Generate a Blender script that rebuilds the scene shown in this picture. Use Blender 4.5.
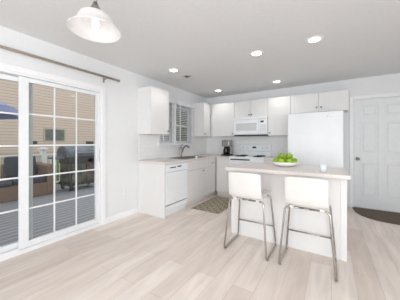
import bpy, bmesh, math, random
from math import sin, cos, pi, radians
from mathutils import Vector, Matrix

sc = bpy.context.scene
for o in list(bpy.data.objects):
    bpy.data.objects.remove(o, do_unlink=True)
random.seed(7)

# ------------------------------------------------------------------ camera
XL, YB, H = -2.893, 4.90, 2.44            # left wall plane, back wall plane, ceiling height
XR, YF = 2.6, -3.6                        # right wall, wall behind the camera
cam_d = bpy.data.cameras.new('camera')
cam = bpy.data.objects.new('camera', cam_d)
sc.collection.objects.link(cam)
cam.location = (0, 0, 1.231)
cam.rotation_euler = (pi / 2, 0, radians(32.34))
cam_d.sensor_width = 36
cam_d.lens = 207.6 / 400 * 36
cam_d.shift_y = -7.5 / 400
cam_d.clip_start = 0.05
sc.camera = cam

# ------------------------------------------------------------------ world, sun, area light, exposure
SKY = 1.8
w = bpy.data.worlds.new('world'); sc.world = w
w.use_nodes = True
nt = w.node_tree; nt.nodes.clear()
out = nt.nodes.new('ShaderNodeOutputWorld')
bg = nt.nodes.new('ShaderNodeBackground')
tc = nt.nodes.new('ShaderNodeTexCoord')
sep = nt.nodes.new('ShaderNodeSeparateXYZ')
rmp = nt.nodes.new('ShaderNodeValToRGB')
rmp.color_ramp.elements[0].position = 0.0
rmp.color_ramp.elements[0].color = (0.9, 0.9, 0.89, 1)
rmp.color_ramp.elements[1].position = 0.7
rmp.color_ramp.elements[1].color = (0.82, 0.86, 0.92, 1)
nt.links.new(tc.outputs['Generated'], sep.inputs[0])
nt.links.new(sep.outputs['Z'], rmp.inputs[0])
nt.links.new(rmp.outputs[0], bg.inputs['Color'])
bg.inputs['Strength'].default_value = SKY
nt.links.new(bg.outputs[0], out.inputs[0])

def area(name, loc, rot, sx, sy, power, col=(1, 1, 1)):
    d = bpy.data.lights.new(name, 'AREA'); d.shape = 'RECTANGLE'
    d.size = sx; d.size_y = sy; d.energy = power; d.color = col
    o = bpy.data.objects.new(name, d); sc.collection.objects.link(o)
    o.location = loc; o.rotation_euler = rot
    return o
# added fill lights, unseen: one behind the camera, one at the right wall
area('rear_fill_light', (0.4, YF + 0.04, 1.25), (radians(90), 0, 0), 3.8, 1.9, 86, (0.90, 0.957, 1.0))
area('side_fill_light', (XR - 0.04, -1.6, 1.3), (radians(90), 0, radians(90)), 2.2, 1.6, 92, (0.90, 0.957, 1.0))
CAN_POWER = 7.5
PENDANT_POWER = 0.35

sc.view_settings.view_transform = 'Standard'
sc.view_settings.look = 'None'
sc.view_settings.gamma = 1
sc.view_settings.use_curve_mapping = False
sc.view_settings.exposure = 0.08
try:
    sc.cycles.use_denoising = True
    sc.cycles.max_bounces = 10
    sc.cycles.diffuse_bounces = 6
    sc.cycles.transparent_max_bounces = 16
    sc.cycles.caustics_reflective = False
    sc.cycles.caustics_refractive = False
    sc.cycles.sample_clamp_indirect = 8
except Exception:
    pass

# ------------------------------------------------------------------ materials
MATS = {}
def lin(c):
    c = c / 255
    return c / 12.92 if c <= 0.04045 else ((c + 0.055) / 1.055) ** 2.4
def rgb(r, g, b): return (lin(r), lin(g), lin(b), 1)
def base(name, col, rough=0.5, metal=0.0, spec=0.5):
    m = bpy.data.materials.new(name); m.use_nodes = True
    b = m.node_tree.nodes['Principled BSDF']
    b.inputs['Base Color'].default_value = col
    b.inputs['Roughness'].default_value = rough
    b.inputs['Metallic'].default_value = metal
    b.inputs['Specular IOR Level'].default_value = spec
    MATS[name] = m
    return m, m.node_tree, b
def noisy(name, c1, c2, scale=20, rough=0.5, metal=0.0, bump=0.0, spec=0.5, detail=3, stretch=(1, 1, 1)):
    m, t, b = base(name, c1, rough, metal, spec)
    n = t.nodes.new('ShaderNodeTexNoise'); n.inputs['Scale'].default_value = scale; n.inputs['Detail'].default_value = detail
    co = t.nodes.new('ShaderNodeTexCoord'); mp = t.nodes.new('ShaderNodeMapping')
    mp.inputs['Scale'].default_value = stretch
    r = t.nodes.new('ShaderNodeValToRGB')
    r.color_ramp.elements[0].position = 0.35; r.color_ramp.elements[1].position = 0.65
    r.color_ramp.elements[0].color = c1; r.color_ramp.elements[1].color = c2
    t.links.new(co.outputs['Object'], mp.inputs[0]); t.links.new(mp.outputs[0], n.inputs['Vector'])
    t.links.new(n.outputs['Fac'], r.inputs[0]); t.links.new(r.outputs[0], b.inputs['Base Color'])
    if bump:
        bp = t.nodes.new('ShaderNodeBump'); bp.inputs['Strength'].default_value = bump; bp.inputs['Distance'].default_value = 0.01
        t.links.new(n.outputs['Fac'], bp.inputs['Height']); t.links.new(bp.outputs[0], b.inputs['Normal'])
    return m

noisy('wall_paint', rgb(230, 231, 232), rgb(232, 233, 234), 60, 0.75, bump=0.03)
noisy('ceiling_paint', rgb(224, 225, 226), rgb(227, 228, 229), 40, 0.9, bump=0.04)
noisy('trim_paint', rgb(240, 240, 241), rgb(242, 242, 243), 30, 0.4)
noisy('cabinet_white', rgb(228, 227, 226), rgb(230, 229, 228), 8, 0.42)
noisy('appliance_white', rgb(240, 243, 246), rgb(242, 245, 248), 10, 0.28)
noisy('appliance_grey', rgb(205, 208, 210), rgb(210, 213, 215), 60, 0.35)
noisy('door_white', rgb(228, 230, 231), rgb(231, 233, 234), 14, 0.45)
noisy('counter_laminate', rgb(219, 209, 204), rgb(229, 221, 217), 120, 0.3, detail=6)
noisy('vinyl_white', rgb(231, 233, 235), rgb(234, 236, 238), 12, 0.35)
noisy('plastic_white', rgb(221, 219, 216), rgb(223, 221, 218), 9, 0.3)
noisy('chrome', rgb(168, 163, 158), rgb(178, 173, 168), 30, 0.2, 1.0)
noisy('brushed_nickel', rgb(150, 142, 134), rgb(166, 158, 150), 50, 0.32, 1.0)
noisy('rod_bronze', rgb(164, 154, 143), rgb(176, 166, 154), 30, 0.45, 0.5)
noisy('stainless', rgb(150, 150, 148), rgb(165, 164, 162), 40, 0.3, 1.0, stretch=(1, 12, 1))
noisy('black_plastic', rgb(24, 22, 21), rgb(32, 30, 29), 30, 0.35)
noisy('dark_coil', rgb(30, 30, 32), rgb(44, 44, 46), 40, 0.5)
noisy('knob_dark', rgb(110, 102, 94), rgb(124, 116, 108), 40, 0.3, 0.9)
noisy('porcelain', rgb(246, 245, 243), rgb(248, 247, 245), 9, 0.18)
noisy('apple_green', rgb(112, 150, 16), rgb(156, 190, 40), 16, 0.28)
noisy('frosted_glass', rgb(222, 225, 228), rgb(228, 231, 234), 20, 0.3)
noisy('plate_white', rgb(233, 233, 233), rgb(235, 235, 235), 9, 0.4)
noisy('apple_stem', rgb(84, 62, 38), rgb(96, 72, 44), 40, 0.7)
noisy('doormat', rgb(98, 84, 73), rgb(112, 97, 85), 90, 0.95, bump=0.6)
noisy('rubber_dark', rgb(40, 38, 37), rgb(48, 46, 45), 50, 0.7)
# outdoors
noisy('wicker', rgb(108, 88, 75), rgb(150, 124, 105), 70, 0.7, bump=0.6, stretch=(1, 1, 3))
noisy('cushion_slate', rgb(66, 68, 76), rgb(80, 82, 90), 40, 0.9, bump=0.1)
noisy('grill_cover_grey', rgb(74, 77, 84), rgb(122, 126, 136), 5, 0.5, bump=0.1)
noisy('grill_black', rgb(44, 44, 45), rgb(56, 55, 55), 20, 0.5)
noisy('grill_brown', rgb(70, 60, 54), rgb(118, 98, 88), 6, 0.6)
noisy('grill_olive', rgb(60, 60, 52), rgb(112, 110, 96), 6, 0.6)
noisy('umbrella_blue', rgb(138, 144, 180), rgb(148, 154, 190), 14, 0.8)
noisy('leaf_green', rgb(74, 104, 52), rgb(122, 150, 88), 14, 0.8)
noisy('leaf_pale', rgb(176, 194, 150), rgb(214, 222, 196), 9, 0.8)
noisy('bark', rgb(92, 76, 62), rgb(110, 92, 76), 30, 0.9)
noisy('lawn', rgb(92, 112, 68), rgb(116, 134, 86), 30, 0.95)
noisy('stone_tan', rgb(172, 156, 140), rgb(184, 168, 152), 12, 0.9)
noisy('rail_white', rgb(232, 232, 228), rgb(238, 238, 234), 12, 0.5)
noisy('window_dark', rgb(78, 80, 78), rgb(104, 108, 100), 4, 0.15)
noisy('vent_dark', rgb(64, 58, 52), rgb(76, 70, 62), 30, 0.7)

def emissive(name, col, s):
    m, t, b = base(name, col, 0.5)
    b.inputs['Emission Color'].default_value = col
    b.inputs['Emission Strength'].default_value = s
    n = t.nodes.new('ShaderNodeTexNoise'); n.inputs['Scale'].default_value = 5
    return m
emissive('lamp_lens', (1.0, 0.97, 0.92, 1), 6.0)
emissive('lamp_bulb', (1.0, 0.98, 0.96, 1), 2.0)

def glass(name, tint, refl=1.0):
    m = bpy.data.materials.new(name); m.use_nodes = True
    t = m.node_tree; t.nodes.clear()
    o = t.nodes.new('ShaderNodeOutputMaterial'); mx = t.nodes.new('ShaderNodeMixShader')
    tr = t.nodes.new('ShaderNodeBsdfTransparent'); gl = t.nodes.new('ShaderNodeBsdfGlossy'); fr = t.nodes.new('ShaderNodeFresnel')
    mu = t.nodes.new('ShaderNodeMath'); mu.operation = 'MULTIPLY'; mu.inputs[1].default_value = refl
    tr.inputs[0].default_value = tint; gl.inputs['Roughness'].default_value = 0.01; fr.inputs['IOR'].default_value = 1.45
    t.links.new(fr.outputs[0], mu.inputs[0]); t.links.new(mu.outputs[0], mx.inputs[0])
    t.links.new(tr.outputs[0], mx.inputs[1]); t.links.new(gl.outputs[0], mx.inputs[2]); t.links.new(mx.outputs[0], o.inputs[0])
    MATS[name] = m
glass('pane_glass', (0.9, 0.92, 0.91, 1), 0.9)
glass('tumbler_glass', (0.93, 0.94, 0.95, 1), 1.2)
glass('carafe_glass', (0.25, 0.22, 0.2, 1), 1.3)

def mat_floor():
    m, t, b = base('floor_planks', rgb(214, 200, 190), 0.38, 0, 0.4)
    co = t.nodes.new('ShaderNodeTexCoord'); mp = t.nodes.new('ShaderNodeMapping')
    mp.inputs['Rotation'].default_value = (0, 0, pi / 2)
    br = t.nodes.new('ShaderNodeTexBrick'); br.offset = 0.37; br.offset_frequency = 2
    br.inputs['Scale'].default_value = 1
    br.inputs['Brick Width'].default_value = 1.22; br.inputs['Row Height'].default_value = 0.18
    br.inputs['Mortar Size'].default_value = 0.0016; br.inputs['Mortar Smooth'].default_value = 0.3
    br.inputs['Color1'].default_value = rgb(242, 231, 223); br.inputs['Color2'].default_value = rgb(225, 211, 201)
    br.inputs['Mortar'].default_value = rgb(200, 185, 174)
    t.links.new(co.outputs['Object'], mp.inputs[0]); t.links.new(mp.outputs[0], br.inputs['Vector'])
    mp2 = t.nodes.new('ShaderNodeMapping'); mp2.inputs['Scale'].default_value = (6, 0.8, 1)
    n = t.nodes.new('ShaderNodeTexNoise'); n.inputs['Scale'].default_value = 2.2; n.inputs['Detail'].default_value = 6; n.inputs['Distortion'].default_value = 0.8
    t.links.new(co.outputs['Object'], mp2.inputs[0]); t.links.new(mp2.outputs[0], n.inputs['Vector'])
    r = t.nodes.new('ShaderNodeValToRGB')
    r.color_ramp.elements[0].position = 0.3; r.color_ramp.elements[1].position = 0.7
    r.color_ramp.elements[0].color = (0.87, 0.86, 0.85, 1); r.color_ramp.elements[1].color = (1.05, 1.05, 1.05, 1)
    t.links.new(n.outputs['Fac'], r.inputs[0])
    mx = t.nodes.new('ShaderNodeMix'); mx.data_type = 'RGBA'; mx.blend_type = 'MULTIPLY'; mx.inputs[0].default_value = 1
    t.links.new(br.outputs['Color'], mx.inputs[6]); t.links.new(r.outputs[0], mx.inputs[7])
    t.links.new(mx.outputs[2], b.inputs['Base Color'])
    bp = t.nodes.new('ShaderNodeBump'); bp.inputs['Strength'].default_value = 0.08; bp.inputs['Distance'].default_value = 0.004
    t.links.new(n.outputs['Fac'], bp.inputs['Height']); t.links.new(bp.outputs[0], b.inputs['Normal'])
mat_floor()

def mat_lines(name, axis, spacing, c1, c2, line, rough=0.7, edge=0.12):
    """boards or siding courses: repeat along one axis, with a thin joint line of its own colour"""
    m, t, b = base(name, c1, rough)
    co = t.nodes.new('ShaderNodeTexCoord'); sp = t.nodes.new('ShaderNodeSeparateXYZ')
    t.links.new(co.outputs['Object'], sp.inputs[0])
    dv = t.nodes.new('ShaderNodeMath'); dv.operation = 'DIVIDE'; dv.inputs[1].default_value = spacing
    t.links.new(sp.outputs[axis], dv.inputs[0])
    fr = t.nodes.new('ShaderNodeMath'); fr.operation = 'FRACT'; t.links.new(dv.outputs[0], fr.inputs[0])
    lt = t.nodes.new('ShaderNodeMath'); lt.operation = 'LESS_THAN'; lt.inputs[1].default_value = edge
    t.links.new(fr.outputs[0], lt.inputs[0])
    n = t.nodes.new('ShaderNodeTexNoise'); n.inputs['Scale'].default_value = 6
    t.links.new(co.outputs['Object'], n.inputs['Vector'])
    mx = t.nodes.new('ShaderNodeMix'); mx.data_type = 'RGBA'; mx.inputs[6].default_value = c1; mx.inputs[7].default_value = c2
    t.links.new(n.outputs['Fac'], mx.inputs[0])
    m2 = t.nodes.new('ShaderNodeMix'); m2.data_type = 'RGBA'; m2.inputs[7].default_value = line
    t.links.new(lt.outputs[0], m2.inputs[0]); t.links.new(mx.outputs[2], m2.inputs[6])
    t.links.new(m2.outputs[2], b.inputs['Base Color'])
mat_lines('deck_boards', 'X', 0.14, rgb(134, 133, 137), rgb(142, 141, 145), rgb(186, 186, 190), edge=0.17)  # pale joint lines are glints painted into the deck colour
mat_lines('siding', 'Z', 0.15, rgb(200, 179, 167), rgb(205, 184, 172), rgb(166, 147, 136), edge=0.16)

def mat_tile():
    m, t, b = base('backsplash_tile', rgb(236, 236, 236), 0.3)
    co = t.nodes.new('ShaderNodeTexCoord'); br = t.nodes.new('ShaderNodeTexBrick')
    mp = t.nodes.new('ShaderNodeMapping'); mp.inputs['Rotation'].default_value = (pi / 2, 0, 0)
    # courses run round the corner: use x+y along the wall and z up
    sp = t.nodes.new('ShaderNodeSeparateXYZ'); ad = t.nodes.new('ShaderNodeMath'); cb = t.nodes.new('ShaderNodeCombineXYZ')
    t.links.new(co.outputs['Object'], sp.inputs[0]); t.links.new(sp.outputs['X'], ad.inputs[0]); t.links.new(sp.outputs['Y'], ad.inputs[1])
    t.links.new(ad.outputs[0], cb.inputs['X']); t.links.new(sp.outputs['Z'], cb.inputs['Y'])
    br.inputs['Scale'].default_value = 1; br.inputs['Brick Width'].default_value = 0.15; br.inputs['Row Height'].default_value = 0.075
    br.inputs['Mortar Size'].default_value = 0.003
    br.inputs['Color1'].default_value = rgb(242, 242, 242); br.inputs['Color2'].default_value = rgb(240, 240, 240); br.inputs['Mortar'].default_value = rgb(233, 233, 233)
    t.links.new(cb.outputs[0], br.inputs['Vector']); t.links.new(br.outputs['Color'], b.inputs['Base Color'])
mat_tile()

def mat_rug():
    m, t, b = base('rug_pattern', rgb(150, 136, 120), 0.95)
    co = t.nodes.new('ShaderNodeTexCoord'); mp = t.nodes.new('ShaderNodeMapping')
    mp.inputs['Rotation'].default_value = (0, 0, pi / 4); mp.inputs['Scale'].default_value = (1, 1, 1)
    vo = t.nodes.new('ShaderNodeTexVoronoi'); vo.distance = 'MANHATTAN'; vo.inputs['Scale'].default_value = 9; vo.inputs['Randomness'].default_value = 0.15
    r = t.nodes.new('ShaderNodeValToRGB'); r.color_ramp.interpolation = 'CONSTANT'
    r.color_ramp.elements[0].position = 0; r.color_ramp.elements[0].color = rgb(126, 112, 96)
    r.color_ramp.elements[1].position = 0.3; r.color_ramp.elements[1].color = rgb(190, 182, 166)
    e = r.color_ramp.elements.new(0.52); e.color = rgb(132, 122, 100)
    t.links.new(co.outputs['Object'], mp.inputs[0]); t.links.new(mp.outputs[0], vo.inputs['Vector'])
    t.links.new(vo.outputs['Distance'], r.inputs[0]); t.links.new(r.outputs[0], b.inputs['Base Color'])
mat_rug()

def mat_alabaster():
    m, t, b = base('alabaster_glass', rgb(238, 238, 238), 0.3)
    n = t.nodes.new('ShaderNodeTexNoise'); n.inputs['Scale'].default_value = 7; n.inputs['Distortion'].default_value = 2.5
    co = t.nodes.new('ShaderNodeTexCoord'); t.links.new(co.outputs['Object'], n.inputs['Vector'])
    r = t.nodes.new('ShaderNodeValToRGB'); r.color_ramp.elements[0].color = rgb(228, 226, 225); r.color_ramp.elements[1].color = rgb(247, 246, 246)
    t.links.new(n.outputs['Fac'], r.inputs[0]); t.links.new(r.outputs[0], b.inputs['Base Color'])
    ts = t.nodes.new('ShaderNodeBsdfTranslucent'); t.links.new(r.outputs[0], ts.inputs[0])
    mx = t.nodes.new('ShaderNodeMixShader'); mx.inputs[0].default_value = 0.4
    o = t.nodes['Material Output']
    t.links.new(b.outputs[0], mx.inputs[1]); t.links.new(ts.outputs[0], mx.inputs[2]); t.links.new(mx.outputs[0], o.inputs[0])
mat_alabaster()

# ------------------------------------------------------------------ helpers
COL = sc.collection
class MB:
    def __init__(s): s.bm = bmesh.new()
    def _add(s, tmp, smooth=False):
        for f in tmp.faces: f.smooth = smooth
        me = bpy.data.meshes.new('tmp'); tmp.to_mesh(me); tmp.free()
        s.bm.from_mesh(me); bpy.data.meshes.remove(me)
    def box(s, x0, x1, y0, y1, z0, z1, bev=0.0, seg=2):
        t = bmesh.new()
        bmesh.ops.create_cube(t, size=1)
        bmesh.ops.transform(t, matrix=Matrix.Translation(((x0 + x1) / 2, (y0 + y1) / 2, (z0 + z1) / 2)) @ Matrix.Diagonal((abs(x1 - x0), abs(y1 - y0), abs(z1 - z0), 1)), verts=t.verts)
        if bev: bmesh.ops.bevel(t, geom=t.edges[:], offset=bev, segments=seg, affect='EDGES', profile=0.5)
        s._add(t); return s
    def obox(s, c, size, rot, bev=0.0):
        t = bmesh.new(); bmesh.ops.create_cube(t, size=1)
        bmesh.ops.transform(t, matrix=Matrix.Diagonal((*size, 1)), verts=t.verts)
        if bev: bmesh.ops.bevel(t, geom=t.edges[:], offset=bev, segments=2, affect='EDGES', profile=0.5)
        bmesh.ops.transform(t, matrix=Matrix.Translation(c) @ rot, verts=t.verts)
        s._add(t); return s
    def lathe(s, prof, c=(0, 0, 0), axis='Z', n=32, closed=False):
        t = bmesh.new(); rings = []
        for r, z in prof:
            if r < 1e-6: rings.append([t.verts.new((0, 0, z))])
            else: rings.append([t.verts.new((r * cos(2 * pi * k / n), r * sin(2 * pi * k / n), z)) for k in range(n)])
        prs = list(zip(rings, rings[1:]))
        if closed: prs.append((rings[-1], rings[0]))
        for a, b in prs:
            if len(a) == 1 and len(b) == 1: continue
            for k in range(n):
                q = (k + 1) % n
                if len(a) == 1: t.faces.new((a[0], b[q], b[k]))
                elif len(b) == 1: t.faces.new((a[k], a[q], b[0]))
                else: t.faces.new((a[k], a[q], b[q], b[k]))
        R = {'Z': Matrix.Identity(4), 'X': Matrix.Rotation(pi / 2, 4, 'Y'), 'Y': Matrix.Rotation(-pi / 2, 4, 'X'), '-Y': Matrix.Rotation(pi / 2, 4, 'X'), '-Z': Matrix.Rotation(pi, 4, 'X')}[axis]
        bmesh.ops.transform(t, matrix=Matrix.Translation(c) @ R, verts=t.verts)
        bmesh.ops.recalc_face_normals(t, faces=t.faces[:])
        s._add(t, True); return s
    def cyl(s, c, r, z0, z1, axis='Z', n=24):
        return s.lathe([(0, z0), (r, z0), (r, z1), (0, z1)], c, axis, n)
    def tube(s, pts, r, n=10, closed=False):
        pts = [Vector(p) for p in pts]; t = bmesh.new(); rings = []
        N = len(pts)
        def tan(i):
            if closed: d = pts[(i + 1) % N] - pts[i - 1]
            else: d = pts[min(i + 1, N - 1)] - pts[max(i - 1, 0)]
            return d.normalized()
        up = Vector((0, 0, 1)) if abs(tan(0).z) < 0.9 else Vector((1, 0, 0))
        u = tan(0).cross(up).normalized()
        for i, p in enumerate(pts):
            d = tan(i); u = (u - d * u.dot(d)).normalized(); v = d.cross(u)
            rr = r[i] if isinstance(r, (list, tuple)) else r
            rings.append([t.verts.new(p + (u * cos(2 * pi * k / n) + v * sin(2 * pi * k / n)) * rr) for k in range(n)])
        prs = list(zip(rings, rings[1:]))
        if closed: prs.append((rings[-1], rings[0]))
        for a, b in prs:
            for k in range(n): t.faces.new((a[k], a[(k + 1) % n], b[(k + 1) % n], b[k]))
        if not closed:
            t.faces.new(rings[0][::-1]); t.faces.new(rings[-1])
        bmesh.ops.recalc_face_normals(t, faces=t.faces[:])
        s._add(t, True); return s
    def prism(s, poly, z0, z1, bev=0.0, smooth=False):
        t = bmesh.new()
        a = [t.verts.new((x, y, z0)) for x, y in poly]; f = t.faces.new(a)
        e = bmesh.ops.extrude_face_region(t, geom=[f])
        bmesh.ops.translate(t, vec=(0, 0, z1 - z0), verts=[v for v in e['geom'] if isinstance(v, bmesh.types.BMVert)])
        bmesh.ops.recalc_face_normals(t, faces=t.faces[:])
        if bev: bmesh.ops.bevel(t, geom=t.edges[:], offset=bev, segments=2, affect='EDGES', profile=0.5)
        s._add(t, smooth); return s
    def blob(s, c, rx, ry, rz, seed=0, amp=0.0, sub=3):
        t = bmesh.new(); bmesh.ops.create_icosphere(t, subdivisions=sub, radius=1)
        rnd = random.Random(seed); ph = [rnd.uniform(0, 6) for _ in range(6)]
        for v in t.verts:
            k = 1 + amp * (sin(5 * v.co.x + ph[0]) * sin(6 * v.co.y + ph[1]) + 0.6 * sin(11 * v.co.z + ph[2]) * sin(9 * v.co.x + ph[3])) + rnd.uniform(-amp, amp) * 0.7
            v.co = Vector((v.co.x * rx * k + c[0], v.co.y * ry * k + c[1], v.co.z * rz * k + c[2]))
        s._add(t, True); return s
    def leaves(s, c, rx, ry, rz, n, size, seed=0):
        rnd = random.Random(seed); bm = s.bm
        for _ in range(n):
            th = rnd.uniform(0, 2 * pi); z = rnd.uniform(-1, 1); q = math.sqrt(1 - z * z); rr = rnd.uniform(0.75, 1.08)
            p = Vector((c[0] + rx * rr * q * cos(th), c[1] + ry * rr * q * sin(th), c[2] + rz * rr * z))
            R = Matrix.Rotation(rnd.uniform(0, 6.3), 3, 'Z') @ Matrix.Rotation(rnd.uniform(-1.2, 1.2), 3, 'X')
            k = size * rnd.uniform(0.6, 1.3)
            bm.faces.new([bm.verts.new(p + R @ Vector(q2)) for q2 in ((-k, 0, 0), (0, -k * .5, .2 * k), (k, 0, 0), (0, k * .5, .2 * k))])
        return s
    def build(s, name, mat, parent=None, at=None):
        root = parent
        while root is not None and root.parent is not None: root = root.parent
        off = Vector(at) if at else (root.location.copy() if root is not None else Vector((0, 0, 0)))
        for v in s.bm.verts: v.co -= off
        me = bpy.data.meshes.new(name); s.bm.to_mesh(me); s.bm.free()
        me.materials.append(MATS[mat])
        o = bpy.data.objects.new(name, me); COL.objects.link(o)
        if parent is not None: o.parent = parent
        elif at: o.location = off
        return o
def tag(o, label=None, cat=None, group=None, kind=None):
    if label: o['label'] = label
    if cat: o['category'] = cat
    if group: o['group'] = group
    if kind: o['kind'] = kind
    return o
def thing(name, label, cat, loc, group=None, kind=None):
    o = bpy.data.objects.new(name, None); COL.objects.link(o)
    o.location = loc; o.empty_display_size = 0.05
    return tag(o, label, cat, group, kind)
def copy_tree(o, parent=None):
    c = o.copy(); COL.objects.link(c)
    if parent is not None: c.parent = parent
    for ch in list(o.children): copy_tree(ch, c)
    return c
def fillet(pts, r, n=6):
    """round the corners of a polyline"""
    pts = [Vector(p) for p in pts]; o = [pts[0]]
    for a, b, c in zip(pts, pts[1:], pts[2:]):
        d1 = (a - b); d2 = (c - b); q = min(r, d1.length * .49, d2.length * .49)
        p0 = b + d1.normalized() * q; p1 = b + d2.normalized() * q
        for k in range(n + 1):
            t = k / n
            o.append(p0 * (1 - t) ** 2 + b * 2 * t * (1 - t) + p1 * t * t)
    o.append(pts[-1]); return o
def knob(c, axis, parent, mat='knob_dark', r=0.014, name='knob'):
    return MB().lathe([(0, 0), (.005, 0), (.005, .012), (r, .016), (r, .024), (r * .7, .028), (0, .029)], c, axis, 16).build(name, mat, parent)

# ------------------------------------------------------------------ the setting
DY0, DY1, DZ = -0.06, 1.825, 2.0         # sliding door opening in the left wall
WY0, WY1, WZ0, WZ1 = 3.06, 4.185, 1.20, 2.08   # kitchen window opening
T = 0.14
m = MB().box(XL - .02, XR + .1, YF - .1, YB + .1, -0.12, 0)
tag(m.build('floor', 'floor_planks'), 'pale pinkish beige wood plank floor across the whole room', 'floor', kind='structure')
m = MB().box(XL - T, XR + .1, YF - .1, YB + .1, H, H + .12)
tag(m.build('ceiling', 'ceiling_paint'), 'flat pale grey ceiling dotted with recessed lights', 'ceiling', kind='structure')
m = MB()
m.box(XL - T, XL, YF - .1, DY0, -.12, H); m.box(XL - T, XL, DY0, DY1, DZ, H); m.box(XL - T, XL, DY1, WY0, -.12, H)
m.box(XL - T, XL, WY0, WY1, -.12, WZ0); m.box(XL - T, XL, WY0, WY1, WZ1, H); m.box(XL - T, XL, WY1, YB + T, -.12, H)
m.box(XL - T, XL - .02, DY0, DY1, -.12, 0)
tag(m.build('wall_left', 'wall_paint'), 'white painted wall holding the sliding glass door and kitchen window', 'wall', kind='structure')
EX0, EX1, EZ = 0.352, 1.182, 2.045      # entry door opening
m = MB()
m.box(XL, EX0, YB, YB + T, -.12, H); m.box(EX0, EX1, YB, YB + T, EZ, H); m.box(EX1, XR + .1, YB, YB + T, -.12, H)
tag(m.build('wall_back', 'wall_paint'), 'white painted wall behind range, refrigerator and panelled door', 'wall', kind='structure')
m = MB()   # right wall with an added window opening, outside the frame
m.box(XR, XR + .1, YF - .1, -2.8, -.12, H); m.box(XR, XR + .1, -2.8, -.4, -.12, .45); m.box(XR, XR + .1, -2.8, -.4, 2.15, H); m.box(XR, XR + .1, -.4, YB + T, -.12, H)
tag(m.build('wall_right', 'wall_paint'), 'white painted side wall to the right of the panelled door', 'wall', kind='structure')
m = MB()  # rear wall, unseen; its wide opening is added to let light in
m.box(XL - T, -1.6, YF - .1, YF, -.12, H); m.box(-1.6, 2.4, YF - .1, YF, -.12, .25); m.box(-1.6, 2.4, YF - .1, YF, 2.25, H); m.box(2.4, XR + .1, YF - .1, YF, -.12, H)
tag(m.build('wall_rear', 'wall_paint'), 'white painted wall with a wide added opening behind the viewer', 'wall', kind='structure')
def bb(name, poly_boxes, label):
    m = MB()
    for b in poly_boxes: m.box(*b, bev=.004)
    tag(m.build(name, 'trim_paint'), label, 'baseboard', kind='structure')
bb('baseboard_left', [(XL + .001, XL + .015, 1.886, 2.518, 0, .09), (XL + .001, XL + .015, YF, -.125, 0, .09)], 'white baseboard along the wall beside the sliding door')
bb('baseboard_back', [(.272, .288, YB - .016, YB - .001, 0, .09), (1.245, XR - .001, YB - .016, YB - .001, 0, .09)], 'white baseboard beside the panelled door')
bb('baseboard_right', [(XR - .016, XR - .001, YF, YB - .02, 0, .09)], 'white baseboard along the right wall')

# backsplash tiles as trim
m = MB()
m.box(XL + .001, XL + .008, 2.53, WY0 - .06, .915, 1.376); m.box(XL + .001, XL + .008, WY0 - .06, WY1 + .028, .915, 1.134); m.box(XL + .001, XL + .008, WY1 + .028, YB - .01, .915, 1.376)
m.box(XL + .001, -.70, YB - .008, YB - .001, .915, 1.376)
tag(m.build('trim_1', 'backsplash_tile'), 'white tile backsplash between worktop and upper cabinets', 'backsplash', kind='structure')

# ---- sliding glass door (door_1)
d1 = thing('door_1', 'white sliding glass patio door with gridded panes, opening to the deck', 'sliding door', (XL, .9, 0), kind='structure')
m = MB()
m.box(XL - .002, XL + .016, DY1, DY1 + .06, 0.001, DZ + .06, .003); m.box(XL - .002, XL + .016, DY0 - .06, DY0, 0.001, DZ + .06, .003); m.box(XL - .002, XL + .016, DY0, DY1, DZ - .005, DZ + .06, .003)
m.build('casing', 'trim_paint', d1)
m = MB()
m.box(XL - T, XL + .004, DY1 - .028, DY1, 0, DZ); m.box(XL - T, XL + .004, DY0, DY0 + .028, 0, DZ); m.box(XL - T, XL + .003, DY0 + .028, DY1 - .028, DZ - .03, DZ)
m.box(XL - T, XL + .003, DY0 + .028, DY1 - .028, 0.0, .045); m.box(XL - .004, XL + .0025, DY0 + .03, .868, .045, .074)
m.build('frame', 'vinyl_white', d1)
def slider(name, x, y0, y1, gy0, gy1, z0, z1, gz0, gz1, lab):
    m = MB()
    m.box(x - .02, x + .02, y0, gy0, z0, z1, .003); m.box(x - .02, x + .02, gy1, y1, z0, z1, .003)
    m.box(x - .019, x + .019, gy0, gy1, z0, gz0, .003); m.box(x - .019, x + .019, gy0, gy1, gz1, z1, .003)
    p = m.build(name, 'vinyl_white', d1)
    m = MB()
    for k in (1, 2):
        yy = gy0 + (gy1 - gy0) * k / 3; m.box(x - .008, x + .008, yy - .009, yy + .009, gz0, gz1, .002)
    for k in range(1, 5):
        zz = gz0 + (gz1 - gz0) * k / 5; m.box(x - .0075, x + .0075, gy0, gy1, zz - .009, zz + .009, .002)
    m.build('muntins', 'vinyl_white', p)
    MB().box(x - .003, x + .003, gy0 - .005, gy1 + .005, gz0 - .005, gz1 + .005).build('glass', 'pane_glass', p)
    return p
p = slider('fixed_panel', XL - .030, .868, DY1 - .026, .953, 1.742, .047, 1.966, .118, 1.915, None)
MB().box(XL - .012, XL + .012, 1.762, 1.782, .95, 1.13, .006).build('handle', 'vinyl_white', p)
slider('sliding_panel', XL - .085, DY0 + .03, 1.010, DY0 + .12, .912, .05, 1.964, .118, 1.91, None)

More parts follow.
